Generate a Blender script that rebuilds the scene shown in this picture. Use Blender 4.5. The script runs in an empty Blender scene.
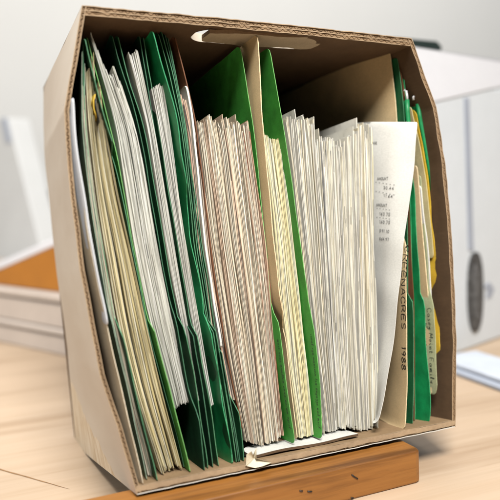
import bpy, bmesh, math, random
from mathutils import Matrix, Vector, noise
random.seed(11)
rad = math.radians
scene = bpy.context.scene
COL = scene.collection

# ------------------------------------------------------------------ frames
# box frame: x along the opening's width, y into the box, z up the opening
BOX_D, BOX_H = .25, .38
TILT = rad(7.2)                                   # the batten lifts the mouth of the box
T = Matrix.Translation((0, BOX_D, 0)) @ Matrix.Rotation(-TILT, 4, 'X') @ Matrix.Translation((0, -BOX_D, 0))
FPX = 720.0
CAM_BOX = Matrix.Translation((-.2723, -.5556, .17165)) @ (
    Matrix.Rotation(rad(-23.026), 4, 'Z') @ Matrix.Rotation(rad(4.887), 4, 'Y') @ Matrix.Rotation(rad(91.109), 4, 'X'))
CAM_W = T @ CAM_BOX
COR, CRR = CAM_BOX.translation, CAM_BOX.to_3x3()

def at(u, v, y):                                  # photo point -> point of the box-frame plane at depth y
    d = CRR @ Vector(((u - 250) / FPX, -(v - 250) / FPX, -1))
    return COR + d * ((y - COR.y) / d.y)

def on_table(u, v, z=0.0):                        # photo point -> world point at height z
    d = CAM_W.to_3x3() @ Vector(((u - 250) / FPX, -(v - 250) / FPX, -1))
    o = CAM_W.translation
    return o + d * ((z - o.z) / d.z)

def height_over(p, v):                            # height above world point p that shows at photo row v
    inv = CAM_W.inverted()
    lo, hi = 0.0, 3.0
    for _ in range(50):
        m = (lo + hi) / 2
        q = inv @ (p + Vector((0, 0, m)))
        if 250 - FPX * q.y / -q.z > v: lo = m
        else: hi = m
    return lo

# ------------------------------------------------------------------ objects
def tag(o, label=None, cat=None, group=None, kind=None):
    if label: o['label'] = label
    if cat: o['category'] = cat
    if group: o['group'] = group
    if kind: o['kind'] = kind
    return o

def empty(name, base, frame=T):
    o = bpy.data.objects.new(name, None); COL.objects.link(o)
    o.empty_display_size = .02
    o.matrix_world = frame @ Matrix.Translation(base)
    return o

class MB:                                         # collects verts and faces in frame coordinates
    def __init__(s): s.v = []; s.f = []; s.m = []; s.c = []; s.s = []
    def vert(s, p): s.v.append(Vector(p)); return len(s.v) - 1
    def face(s, idx, mi=0, col=None, smooth=False):
        s.f.append(idx); s.m.append(mi); s.c.append(col); s.s.append(smooth)
    def quad(s, a, b, c, d, mi=0, col=None, smooth=False):
        s.face([s.vert(a), s.vert(b), s.vert(c), s.vert(d)], mi, col, smooth)
    def hexa(s, p, mi=0, col=None):               # p: 8 points, bottom ring then top ring
        i = [s.vert(q) for q in p]
        for f in ((3, 2, 1, 0), (4, 5, 6, 7), (0, 1, 5, 4), (1, 2, 6, 5), (2, 3, 7, 6), (3, 0, 4, 7)):
            s.face([i[k] for k in f], mi, col)
    def box(s, lo, hi, mi=0):
        (a, b, c), (d, e, f) = lo, hi
        s.hexa([(a, b, c), (d, b, c), (d, e, c), (a, e, c), (a, b, f), (d, b, f), (d, e, f), (a, e, f)], mi)
    def grid(s, rows, mi=0, col=None, smooth=True):
        ids = [[s.vert(p) for p in r] for r in rows]
        for i in range(len(ids) - 1):
            for j in range(len(ids[0]) - 1):
                s.face([ids[i][j], ids[i][j + 1], ids[i + 1][j + 1], ids[i + 1][j]], mi, col, smooth)
    def tube(s, pts, r, mi=0, n=8):
        rings = []
        for i, p in enumerate(pts):
            p = Vector(p)
            d = (Vector(pts[min(i + 1, len(pts) - 1)]) - Vector(pts[max(i - 1, 0)])).normalized()
            a = d.orthogonal().normalized(); b = d.cross(a)
            rings.append([p + (a * math.cos(k * 2 * math.pi / n) + b * math.sin(k * 2 * math.pi / n)) * r for k in range(n)])
        ids = [[s.vert(p) for p in r_] for r_ in rings]
        for i in range(len(ids) - 1):
            for k in range(n):
                s.face([ids[i][k], ids[i][(k + 1) % n], ids[i + 1][(k + 1) % n], ids[i + 1][k]], mi, None, True)
        s.face(ids[0][::-1], mi); s.face(ids[-1], mi)
    def build(s, name, mats, parent=None, frame=T, base=None, bevel=0, recalc=True):
        if not isinstance(mats, (list, tuple)): mats = [mats]
        if base is None:
            if parent is not None: base = (frame.inverted() @ parent.matrix_world).translation
            else:
                n = len(s.v)
                base = Vector((sum(p.x for p in s.v) / n, min(p.y for p in s.v), min(p.z for p in s.v)))
        base = Vector(base)
        me = bpy.data.meshes.new(name)
        me.from_pydata([p - base for p in s.v], [], s.f)
        for m in mats: me.materials.append(m)
        for p, mi, sm in zip(me.polygons, s.m, s.s): p.material_index = mi; p.use_smooth = sm
        if any(c is not None for c in s.c):
            at_ = me.attributes.new('tint', 'FLOAT_COLOR', 'FACE')
            for i, c in enumerate(s.c):
                c = c or (1, 1, 1)
                at_.data[i].color = (c[0], c[1], c[2], 1)
        if recalc or bevel:
            bm = bmesh.new(); bm.from_mesh(me)
            if bevel:
                bmesh.ops.remove_doubles(bm, verts=bm.verts, dist=1e-6)
            bmesh.ops.recalc_face_normals(bm, faces=bm.faces)
            if bevel:
                bmesh.ops.bevel(bm, geom=[e for e in bm.edges if e.calc_face_angle(0) > .5], offset=bevel,
                                segments=3, profile=.5, affect='EDGES', clamp_overlap=True)
            bm.to_mesh(me); bm.free()
        o = bpy.data.objects.new(name, me); COL.objects.link(o)
        o.matrix_world = frame @ Matrix.Translation(base)
        if parent is not None:
            o.parent = parent
            bpy.context.view_layer.update()
            o.matrix_parent_inverse = parent.matrix_world.inverted()
            o.matrix_world = frame @ Matrix.Translation(base)
        return o

# ------------------------------------------------------------------ materials
def lin(r, g, b):
    f = lambda c: (c / 255 / 12.92) if c / 255 <= .04045 else ((c / 255 + .055) / 1.055) ** 2.4
    return (f(r), f(g), f(b))

def new_mat(name, rough=.8):
    m = bpy.data.materials.new(name); m.use_nodes = True
    n = m.node_tree; b = n.nodes['Principled BSDF']
    b.inputs['Roughness'].default_value = rough
    return m, n, b

def nd(n, t, **kw):
    o = n.nodes.new(t)
    for k, v in kw.items():
        if k in o.inputs: o.inputs[k].default_value = v
        else: setattr(o, k, v)
    return o

def mapped_noise(n, scale, detail=4, rough=.55, vec=(1, 1, 1), rot=(0, 0, 0)):
    tc = nd(n, 'ShaderNodeTexCoord'); mp = nd(n, 'ShaderNodeMapping')
    mp.inputs['Scale'].default_value = vec; mp.inputs['Rotation'].default_value = rot
    n.links.new(tc.outputs['Object'], mp.inputs['Vector'])
    t = nd(n, 'ShaderNodeTexNoise'); t.inputs['Scale'].default_value = scale
    t.inputs['Detail'].default_value = detail; t.inputs['Roughness'].default_value = rough
    n.links.new(mp.outputs[0], t.inputs['Vector'])
    return t.outputs['Fac']

def ramp(n, fac, stops):
    r = nd(n, 'ShaderNodeValToRGB')
    e = r.color_ramp.elements
    while len(e) < len(stops): e.new(.5)
    for k, (p, c) in enumerate(stops): e[k].position = p; e[k].color = (*c, 1) if len(c) == 3 else c
    n.links.new(fac, r.inputs[0]); return r.outputs[0]

def mixc(n, fac, a, b, mode='MIX'):
    x = nd(n, 'ShaderNodeMix', data_type='RGBA', blend_type=mode)
    if isinstance(fac, float): x.inputs[0].default_value = fac
    else: n.links.new(fac, x.inputs[0])
    for sock, v in ((x.inputs[6], a), (x.inputs[7], b)):
        if isinstance(v, tuple): sock.default_value = (*v, 1)
        else: n.links.new(v, sock)
    return x.outputs[2]

def bump(n, b, fac, strength=.2, dist=.001):
    bp = nd(n, 'ShaderNodeBump'); bp.inputs['Strength'].default_value = strength
    bp.inputs['Distance'].default_value = dist
    n.links.new(fac, bp.inputs['Height']); n.links.new(bp.outputs[0], b.inputs['Normal'])

def card_mat(name, c, var=.18, scale=60, rough=.75, vec=(1, 1, 1), bs=.15, c2=None):
    m, n, b = new_mat(name, rough)
    f = mapped_noise(n, scale, 5, .6, vec)
    lo = c2 or tuple(x * (1 - var) for x in c); hi = tuple(min(1, x * (1 + var)) for x in c)
    col = ramp(n, f, [(.3, lo), (.7, hi)])
    fib = mapped_noise(n, 900, 2, .6, (1, .5, 1))
    col = mixc(n, .35, col, ramp(n, fib, [(.3, (.72, .74, .72)), (.7, (1.15, 1.15, 1.15))]), 'MULTIPLY')
    sc = mapped_noise(n, 46, 4, .7, (1, 1, .35))
    col = mixc(n, ramp(n, sc, [(.66, (0, 0, 0)), (.80, (.22, .22, .22))]), col, tuple(min(.8, x * 1.6 + .012) for x in c))
    n.links.new(col, b.inputs['Base Color'])
    bump(n, b, mapped_noise(n, scale * 6, 3), bs, .0006)
    return m

def paper_mat(name, flecks=True):
    m, n, b = new_mat(name, .85)
    a = nd(n, 'ShaderNodeAttribute', attribute_name='tint')
    f = mapped_noise(n, 260, 4, .65, (1.6, .4, .16))
    g = mapped_noise(n, 22, 3, .6)
    k = ramp(n, f, [(.30, (.76, .74, .70)), (.48, (.95, .94, .92)), (.8, (1.08, 1.07, 1.05))])
    col = mixc(n, 1.0, a.outputs['Color'], k, 'MULTIPLY')
    fl = mapped_noise(n, 420, 0, .5, (5.0, .0, .12))
    fl2 = mapped_noise(n, 35, 2, .5)
    if flecks: col = mixc(n, ramp(n, fl2, [(.30, (.0, .0, .0)), (.50, (.95, .95, .95))]), col, mixc(n, 1.0, col, ramp(n, fl, [(.31, (.10, .10, .10)), (.37, (1, 1, 1))]), 'MULTIPLY'))
    k2 = ramp(n, g, [(.25, (.84, .80, .72)), (.6, (1, 1, 1))])
    col = mixc(n, .45, col, k2, 'MULTIPLY')
    n.links.new(col, b.inputs['Base Color'])
    bump(n, b, f, .25, .0006)
    return m

M = {}
M['paper'] = paper_mat('paper_edges', False); M['paper_face'] = paper_mat('paper_faces', False)
M['page'] = card_mat('white_page', lin(222, 220, 212), .04, 30, .75, bs=.08)
M['bluewhite'] = card_mat('cool_white_sheet', lin(218, 221, 226), .04, 30, .7, bs=.05)
M['dgreen'] = card_mat('dark_green_card', (.0026, .034, .014), .3, 70, .9)
M['dgreen'].node_tree.nodes['Principled BSDF'].inputs['Specular IOR Level'].default_value = .15
M['green'] = card_mat('green_card', (.008, .092, .030), .28, 70, .55)
M['lgreen'] = card_mat('bright_green_card', (.050, .33, .040), .2, 70, .6)
M['emerald'] = card_mat('emerald_card', (.006, .235, .070), .3, 60, .5)
M['greygreen'] = card_mat('faded_green_card', (.13, .22, .13), .25, 50, .6)
M['palegreen'] = card_mat('pale_green_card', lin(178, 182, 142), .12, 60, .7)
M['manila'] = card_mat('manila_card', lin(215, 188, 143), .08, 45, .65, bs=.1)
M['manila_dull'] = card_mat('worn_manila_card', lin(168, 143, 104), .12, 35, .7, bs=.1)
M['beige'] = card_mat('beige_card', lin(196, 180, 152), .10, 45, .7)
M['kraftfolder'] = card_mat('brown_card', lin(112, 70, 42), .2, 60, .7)
M['yellow'] = card_mat('yellow_card', lin(226, 190, 62), .12, 40, .65, c2=lin(212, 168, 46))
M['cream'] = card_mat('cream_card', lin(214, 200, 150), .12, 70, .7)
def edge_of(m):
    k = m.name + '_cut_edge'
    if k in bpy.data.materials: return bpy.data.materials[k]
    c = EDGE.get(m.name, None)
    return card_mat(k, c, .3, 240, .8, (1, 1, 1), .05) if c else m
EDGE = {'dark_green_card': (.05, .16, .085), 'green_card': (.08, .24, .12), 'bright_green_card': (.16, .42, .12), 'emerald_card': (.05, .36, .15),
        'faded_green_card': (.28, .36, .26), 'manila_card': lin(222, 200, 160), 'beige_card': lin(216, 204, 180)}
M['scrap'] = card_mat('torn_paper', lin(222, 212, 184), .06, 50, .8)
M['ink'] = new_mat('black_ink', .6)[0]; M['ink'].node_tree.nodes['Principled BSDF'].inputs['Base Color'].default_value = (.010, .010, .011, 1)
M['print'] = new_mat('faint_printer_ink', .8)[0]; M['print'].node_tree.nodes['Principled BSDF'].inputs['Base Color'].default_value = (.12, .12, .115, 1)
M['pen'] = new_mat('pen_ink', .7)[0]; M['pen'].node_tree.nodes['Principled BSDF'].inputs['Base Color'].default_value = (.035, .05, .04, 1)
M['metal'] = new_mat('zinc_rod', .35)[0]
_b = M['metal'].node_tree.nodes['Principled BSDF']; _b.inputs['Base Color'].default_value = (.66, .66, .65, 1); _b.inputs['Metallic'].default_value = .25
M['blackbits'] = new_mat('black_plastic', .5)[0]; M['blackbits'].node_tree.nodes['Principled BSDF'].inputs['Base Color'].default_value = (.012, .013, .013, 1)

def kraft_mat(name, c, flute=True):
    m, n, b = new_mat(name, .8)
    f = mapped_noise(n, 35, 6, .65)
    col = ramp(n, f, [(.25, tuple(x * .78 for x in c)), (.75, tuple(x * 1.12 for x in c))])
    fib = mapped_noise(n, 420, 3, .6, (1, .25, 1))
    col = mixc(n, .5, col, ramp(n, fib, [(.3, (.78, .75, .72)), (.65, (1.05, 1.05, 1.05))]), 'MULTIPLY')
    n.links.new(col, b.inputs['Base Color'])
    bump(n, b, mapped_noise(n, 90, 3, .5, (1, .08, 1)), .25, .001)
    return m
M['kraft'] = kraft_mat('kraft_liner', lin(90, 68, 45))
M['kraft_floor'] = kraft_mat('lit_kraft_liner', lin(142, 116, 84))  # same kraft as the walls, lightened to paint in light on the floor
M['kraft_edge'] = kraft_mat('kraft_cut_edge', lin(166, 142, 112))
M['flute'] = kraft_mat('kraft_flute', lin(138, 112, 82))
M['darkflute'] = kraft_mat('flattened_flute', lin(92, 70, 48))
M['chip'] = card_mat('grey_board', lin(168, 152, 128), .10, 50, .8)
M['whiteliner'] = card_mat('white_liner', lin(206, 204, 196), .08, 70, .8)

def outer_mat():
    m, n, b = new_mat('worn_white_liner', .75)
    big = mapped_noise(n, 7, 4, .55, (1, .3, 1))
    c1 = ramp(n, big, [(.35, lin(198, 184, 166)), (.55, lin(208, 197, 181)), (.75, lin(214, 206, 194))])
    streak = mapped_noise(n, 60, 4, .6, (1, .2, 1))
    c1 = mixc(n, .10, c1, ramp(n, streak, [(.28, (.84, .79, .72)), (.5, (1, 1, 1))]), 'MULTIPLY')
    scr = mapped_noise(n, 24, 4, .6, (1, .2, 1))
    sm = ramp(n, scr, [(.74, (0, 0, 0)), (.80, (.6, .6, .6))])
    c1 = mixc(n, sm, c1, lin(172, 140, 108))
    tc = nd(n, 'ShaderNodeTexCoord'); sp = nd(n, 'ShaderNodeSeparateXYZ'); n.links.new(tc.outputs['Object'], sp.inputs[0])
    def math_(op, a, b_):
        q = nd(n, 'ShaderNodeMath', operation=op)
        for k, v in enumerate((a, b_)):
            if isinstance(v, (int, float)): q.inputs[k].default_value = v
            else: n.links.new(v, q.inputs[k])
        return q.outputs[0]
    f = math_('SUBTRACT', sp.outputs['Z'], math_('MULTIPLY', math_('ADD', sp.outputs['Y'], .045), .36))
    f = math_('ADD', f, math_('MULTIPLY', math_('SUBTRACT', mapped_noise(n, 38, 4, .6), .5), .035))
    tear = ramp(n, math_('ADD', math_('MULTIPLY', f, 12), .5), [(.47, (1, 1, 1)), (.50, (0, 0, 0))])
    ply = ramp(n, mapped_noise(n, 90, 5, .6, (1, 1.8, .35), (rad(-20), 0, 0)), [(.35, lin(196, 172, 140)), (.5, lin(212, 194, 166)), (.62, lin(222, 208, 186))])
    c1 = mixc(n, tear, c1, ply)
    n.links.new(c1, b.inputs['Base Color'])
    bump(n, b, mapped_noise(n, 40, 5, .55, (1, .25, 1)), .10, .0015)
    return m
M['outer'] = outer_mat()

def simple(name, c, rough=.6, var=.05, scale=8):
    return card_mat(name, c, var, scale, rough, bs=.03)

# ------------------------------------------------------------------ sheets
def resample(pts3, zs):
    pts3 = sorted(pts3, key=lambda p: p.z)
    out = []
    for z in zs:
        if z <= pts3[0].z: out.append(pts3[0].copy()); continue
        if z >= pts3[-1].z: out.append(pts3[-1].copy()); continue
        for a, b in zip(pts3, pts3[1:]):
            if a.z <= z <= b.z:
                t = (z - a.z) / max(1e-9, b.z - a.z); out.append(a.lerp(b, t)); break
    return out

def smooth_x(ps, it=4):
    for _ in range(it):
        xs = [p.x for p in ps]
        for i in range(1, len(ps) - 1): ps[i].x = .25 * xs[i - 1] + .5 * xs[i] + .25 * xs[i + 1]
    return ps

def to3(pts, y):
    out = []
    for p in pts:
        q = at(p[0], p[1], p[2] if len(p) > 2 else y)
        out.append(q)
    return out

FLOOR = .0072
def floor_at(pts): return FLOOR + (.0056 if 246 < pts[-1][0] < 350 else 0)   # the raised flap lies there
def sheet(name, pts, mat, y=.022, yb=.228, t=.0006, parent=None, rc=.004, crumple=.0004, wav=0, mids=None, lean=0.0,
          rows=44, ret=False, seed=None, drop=0.0, floor=True):
    """one card standing on edge: its front edge follows pts, it runs back to yb"""
    rnd = random.Random(seed if seed is not None else random.random())
    p3 = to3(pts, y)
    zb = min(p.z for p in p3); zt = max(p.z for p in p3)
    if floor and zb < FLOOR + .0065: zb = floor_at(pts)
    for p in p3: p.z = max(p.z, zb)
    lo = min(p3, key=lambda p: p.z)
    lo.z = zb
    zs = [zb + (zt - zb) * i / (rows - 1) for i in range(rows)]
    ext = [zb + rc * k for k in (.05, .2, .5)] + [zt - rc * k for k in (.05, .2, .5)]
    zs = sorted(zs + ext)
    fr = smooth_x(resample(p3, zs))
    ox = rnd.random() * 50
    J = [0, .02, .05, .1, .18, .3, .5, .75, 1]
    R_ = []
    mid3 = [(ym, smooth_x(resample(to3(pp, ym), zs))) for ym, pp in (mids or [])]
    for p in fr:
        d = min(p.z - zb, zt - p.z)
        dy = 0
        if d < rc: dy = rc - math.sqrt(max(0, rc * rc - (rc - d) ** 2))
        row = []
        y0 = p.y + dy
        stations = [(y0, p.x, p.z)]
        for ym, mm in mid3:
            q = min(mm, key=lambda q: abs(q.z - p.z))
            k = zs.index(p.z) if p.z in zs else 0
            stations.append((ym, q.x, q.z))
        for j in J:
            yy = y0 + (yb - y0) * j
            x = p.x; z = p.z
            if mid3:
                ys = [(y0, p.x, p.z)] + [(ym, mm[fr.index(p)].x, p.z) for ym, mm in mid3]
                ys.append((yb, ys[-1][1], p.z))
                for a, b in zip(ys, ys[1:]):
                    if a[0] <= yy <= b[0] + 1e-9:
                        tt = (yy - a[0]) / max(1e-9, b[0] - a[0]); tt = tt * tt * (3 - 2 * tt) * .5 + tt * .5
                        x = a[1] + (b[1] - a[1]) * tt; break
            x *= 1 - .60 * max(0, yy - y0 - .0)
            x += lean * (yy - y0)
            x += crumple * noise.noise(Vector((ox, yy * 28, z * 28))) * 2
            if wav: x += wav * math.sin(z * 210 + yy * 40 + ox) * max(0, 1 - j * 4)
            row.append(Vector((x, yy, z - drop * min(yy - y0, .06) * max(0, (p.z - zb) / (zt - zb)) ** 2)))
        R_.append(row)
    mb = MB()
    h = Vector((t / 2, 0, 0))
    L = [[q - h for q in r] for r in R_]; Rr = [[q + h for q in r] for r in R_]
    mb.grid(L); mb.grid(Rr)
    mb.grid([[r[0] - h, r[0] + h] for r in R_], 1, smooth=False)
    mb.grid([[r[-1] - h, r[-1] + h] for r in R_], 1, smooth=False)
    mb.grid([[q - h for q in R_[0]], [q + h for q in R_[0]]], 1, smooth=False)
    mb.grid([[q - h for q in R_[-1]], [q + h for q in R_[-1]]], 1, smooth=False)
    base = None if parent is not None else (fr[0].x, .1, zb)
    o = mb.build(name, [mat, edge_of(mat)], parent, base=base, recalc=False)
    if ret: return o, R_
    return o

def folder(label, covers, cat='folder', name='file_folder', group='folders packed in the cardboard box'):
    """covers: list of dicts for sheet(); first one anchors the folder"""
    q = to3(covers[0]['pts'], .022)
    lo = min(q, key=lambda p: p.z)
    root = empty(name, (lo.x, .1, FLOOR))
    tag(root, label, cat, group)
    outs = []
    for i, c in enumerate(covers):
        c = dict(c); nm = c.pop('name', 'cover')
        outs.append(sheet(nm, parent=root, ret=True, **c))
    return root, outs

def hexc(*c): return lin(*c)
PAL_WHITE = [(.70, .71, .65), (.74, .74, .69), (.68, .69, .62), (.76, .76, .73), (.65, .66, .58), (.72, .72, .66)]
PAL_CREAM = [lin(218, 207, 166), lin(214, 200, 150), lin(224, 216, 182), lin(206, 190, 138), lin(228, 222, 198), lin(210, 196, 154)]
PAL_TAN = [lin(226, 217, 196), lin(232, 225, 208), lin(222, 208, 182), lin(216, 200, 174), lin(236, 231, 218), lin(214, 190, 166), lin(230, 221, 200)]
PAL_PINK = [lin(205, 170, 146), lin(218, 192, 170), lin(206, 172, 150), lin(228, 213, 194), lin(196, 158, 134)]
PAL_MIX = [lin(226, 222, 206), lin(232, 229, 217), lin(216, 208, 186), lin(208, 200, 176), lin(236, 234, 226), lin(224, 216, 194), lin(214, 214, 206)]
PAL_COOL = [lin(230, 228, 218), lin(222, 220, 210), lin(236, 235, 229), lin(216, 216, 211), lin(228, 224, 206), lin(234, 230, 214)]
PAL_MIX = [(a, b * .99, c * .96) for a, b, c in PAL_MIX]; PAL_COOL = [(a, b * .99, c * .96) for a, b, c in PAL_COOL]
PAL_YEL = [lin(234, 226, 182), lin(238, 232, 198), lin(228, 217, 166), lin(240, 236, 210), lin(230, 220, 174)]

def stack(label, left, right, n, pal, y=.025, yb=.22, dark=.05, ragged=.003, yj=.0012, curl=0.0, tall=0, name='paper_stack',
          cat='papers', fill=(.9, 1.03), topfn=None, darkcol=None, seed=1, yp=None, marks=.018, group='stacks of loose paper packed in the box'):
    rnd = random.Random(seed)
    L = to3(left, yp or y); Rr = to3(right, yp or y)
    def ends(p3, pts_):
        zb = min(p.z for p in p3); zt = max(p.z for p in p3)
        if zb < FLOOR + .009: zb = floor_at(pts_) + .0005
        return zb, zt
    lzb, lzt = ends(L, left); rzb, rzt = ends(Rr, right)
    NS = 34
    ss = [i / (NS - 1) for i in range(NS)]
    Lc = smooth_x(resample(L, [lzb + (lzt - lzb) * s for s in ss]), 3)
    Rc = smooth_x(resample(Rr, [rzb + (rzt - rzb) * s for s in ss]), 3)
    mb = MB()
    ph = [rnd.random() * 6.28 for _ in range(8)]
    clump = 0; cy = 0; cz = 0; cb = 0
    prev = 0
    n = int(n * 1.3)
    wts = []; cl = []
    k = 0; cid = 0
    for i in range(n):
        if k <= 0: k = rnd.choice((1, 2, 3, 3, 4, 6, 8)); cid += 1; gap = rnd.choice((.05, .15, .3, .7))
        else: gap = rnd.choice((0, 0, 0, 0, .08))
        k -= 1
        wts.append((gap, rnd.uniform(.65, 1.35))); cl.append(cid)
    tot = sum(a + b for a, b in wts)
    pos = []; acc = 0
    for a, b in wts:
        acc += a; pos.append(((acc + b / 2) / tot, b / tot)); acc += b
    cph = [(rnd.random() * 6.28, rnd.uniform(.4, 1.3), rnd.uniform(5, 9)) for _ in range(cid + 1)]
    lastc = None
    for i in range(n):
        t, wt = pos[i]
        if cl[i] != lastc:
            lastc = cl[i]; cy = rnd.gauss(0, yj * .8); cz = rnd.gauss(0, ragged); cb = abs(rnd.gauss(0, ragged * .35))
        pa, pam, pfr = cph[cl[i]]
        yy = y + cy + rnd.gauss(0, yj * .6)
        zt = lzt + (rzt - lzt) * t + cz + rnd.gauss(0, ragged * .3)
        if topfn: zt += topfn(t)
        if tall and rnd.random() < tall: zt += rnd.uniform(.003, .012)
        zb = lzb + (rzb - lzb) * t + cb + abs(rnd.gauss(0, ragged * .25))
        c = rnd.choice(pal)
        k = rnd.uniform(.86, 1.08)
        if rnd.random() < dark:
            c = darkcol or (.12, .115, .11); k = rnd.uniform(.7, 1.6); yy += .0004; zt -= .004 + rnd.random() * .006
        c = tuple(min(.86, x * k) for x in c)
        if i == 0: c = tuple(x * .95 for x in pal[0])
        f = rnd.uniform(*fill)
        a1, a2, a3 = rnd.uniform(-1, 1), rnd.uniform(-1, 1), rnd.uniform(-1, 1)
        cc = rnd.uniform(-1, 1) * curl
        rows = []
        for s, pl, pr in zip(ss, Lc, Rc):
            w = (pr.x - pl.x)
            z = zb + (zt - zb) * s
            x = pl.x + w * t
            x += w / n * (.9 * math.sin(s * 5 + ph[0] + t * 9) + .6 * math.sin(s * 11 + ph[1] + t * 17) + .25 * a1 * math.sin(s * 7 + a2 * 3) + .55 * pam * math.sin(s * pfr + pa))
            x += cc * max(0, s - .86) ** 2 * 50
            yv = yy + .0007 * math.sin(s * 9 + ph[2] + t * 21) + .0004 * a3 * math.sin(s * 23)
            th = max(.00010, w * wt * f) / 2
            rows.append((x, yv, z, th))
        lf = [Vector((x - h, yv, z)) for x, yv, z, h in rows]; rf = [Vector((x + h, yv, z)) for x, yv, z, h in rows]
        bx = lambda p: Vector((p.x * .88, yb, p.z))
        run = 0                                   # inked and dirty lengths of the sheet's edge
        for q in range(NS - 1):
            if run <= 0 and rnd.random() < marks: run = rnd.choice((1, 1, 2, 2, 3, 5)); rk = rnd.uniform(.30, .75)
            cq = c
            if run > 0: cq = tuple(x * rk for x in c); run -= 1
            mb.quad(lf[q], rf[q], rf[q + 1], lf[q + 1], 0, cq)
        mb.grid([[a, bx(a)] for a in lf], 1, col=c, smooth=True)
        mb.grid([[a, bx(a)] for a in rf], 1, col=c, smooth=True)
        mb.quad(lf[-1], rf[-1], bx(rf[-1]), bx(lf[-1]), 0, c)
        mb.quad(lf[0], rf[0], bx(rf[0]), bx(lf[0]), 0, c)
    o = mb.build(name, [M['paper'], M['paper_face']], base=((Lc[0].x + Rc[0].x) / 2, .1, FLOOR), recalc=False)
    tag(o, label, cat, group)
    return o

# ------------------------------------------------------------------ pen strokes
G = {
 'A': [[(0, 0), (.35, 1), (.7, 0)], [(.14, .38), (.58, .38)]],
 'C': [[(.66, .82), (.45, 1), (.18, .92), (.02, .6), (.04, .3), (.22, .03), (.48, 0), (.68, .16)]],
 'E': [[(.62, 1), (.04, 1), (0, 0), (.62, .02)], [(.03, .52), (.5, .54)]],
 'G': [[(.66, .84), (.42, 1), (.14, .88), (0, .5), (.12, .12), (.4, 0), (.66, .14), (.68, .44), (.42, .44)]],
 'M': [[(0, 0), (.06, 1), (.36, .3), (.66, 1), (.74, 0)]],
 'N': [[(0, 0), (.04, 1), (.6, 0), (.64, 1)]],
 'O': [[(.34, 1), (.06, .78), (.02, .3), (.3, 0), (.6, .22), (.64, .7), (.34, 1)]],
 'P': [[(0, 0), (.02, 1), (.5, .96), (.6, .74), (.46, .5), (.02, .46)]],
 'R': [[(0, 0), (.03, 1), (.5, .96), (.6, .74), (.44, .52), (.03, .48)], [(.3, .5), (.66, 0)]],
 'S': [[(.6, .86), (.34, 1), (.08, .84), (.1, .6), (.5, .42), (.6, .2), (.34, 0), (.02, .14)]],
 'T': [[(0, 1), (.7, 1)], [(.35, 1), (.35, 0)]],
 'U': [[(0, 1), (.02, .3), (.28, 0), (.56, .24), (.6, 1)]],
 '0': [[(.3, 1), (.04, .7), (.04, .3), (.3, 0), (.56, .3), (.56, .7), (.3, 1)]],
 '1': [[(.1, .8), (.3, 1), (.28, 0)]],
 '2': [[(.04, .8), (.3, 1), (.54, .8), (.4, .5), (.02, 0), (.58, .02)]],
 '3': [[(.04, .9), (.34, 1), (.5, .76), (.22, .54), (.54, .3), (.32, 0), (.02, .1)]],
 '4': [[(.42, 0), (.44, 1), (0, .32), (.6, .34)]],
 '5': [[(.54, 1), (.1, 1), (.06, .56), (.4, .62), (.56, .3), (.34, 0), (.02, .08)]],
 '6': [[(.48, 1), (.12, .56), (.04, .22), (.3, 0), (.54, .22), (.32, .5), (.08, .3)]],
 '7': [[(.02, 1), (.58, 1), (.22, 0)]],
 '8': [[(.32, .54), (.06, .78), (.3, 1), (.54, .8), (.32, .54), (.04, .24), (.3, 0), (.6, .22), (.32, .54)]],
 '9': [[(.54, .7), (.3, .5), (.06, .74), (.3, 1), (.54, .74), (.46, .3), (.36, 0)]],
 '.': [[(.1, 0), (.14, .06)]], '-': [[(.05, .45), (.5, .45)]], '$': [[(.6, .8), (.3, .92), (.08, .72), (.54, .34), (.32, .08), (.04, .2)], [(.32, 1.05), (.3, -.05)]],
 'a': [[(.48, .42), (.26, .56), (.04, .3), (.18, .02), (.46, .2), (.48, .5), (.5, .04), (.62, .1)]],
 'e': [[(.06, .26), (.44, .34), (.3, .56), (.06, .34), (.14, .04), (.5, .1)]],
 'f': [[(.5, .9), (.34, 1), (.24, .6), (.16, -.3)], [(.02, .5), (.46, .54)]],
 'i': [[(.1, .5), (.14, .04), (.28, .1)], [(.12, .74), (.15, .8)]],
 'l': [[(.1, .1), (.34, .9), (.2, 1), (.12, .1), (.3, .06)]],
 'm': [[(.02, .5), (.06, 0), (.2, .5), (.3, .44), (.32, .02), (.46, .5), (.58, .44), (.6, .04), (.74, .1)]],
 'n': [[(.02, .5), (.06, 0), (.24, .5), (.4, .42), (.42, .04), (.54, .1)]],
 'r': [[(.02, .5), (.08, .02), (.14, .4), (.4, .52)]],
 's': [[(.4, .5), (.14, .5), (.16, .3), (.4, .18), (.2, 0), (.02, .1)]],
 't': [[(.2, .9), (.14, .08), (.36, .06)], [(.02, .58), (.4, .6)]],
 'y': [[(.04, .5), (.12, .14), (.4, .5)], [(.42, .52), (.34, -.2), (.1, -.4), (.04, -.16)]],
 'F': [[(.66, 1), (.06, .98), (0, 0)], [(.03, .5), (.5, .54)]],
}
def strokes_of(text, jit=.03, rnd=random):
    out = []; x = 0
    for ch in text:
        if ch == ' ': x += .55; continue
        g = G[ch]; w = max(p[0] for s in g for p in s)
        sl = rnd.uniform(-.06, .1)
        for s in g: out.append([(x + p[0] + p[1] * sl + rnd.uniform(-jit, jit), p[1] + rnd.uniform(-jit, jit)) for p in s])
        x += w + .26
    return out, x
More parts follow.
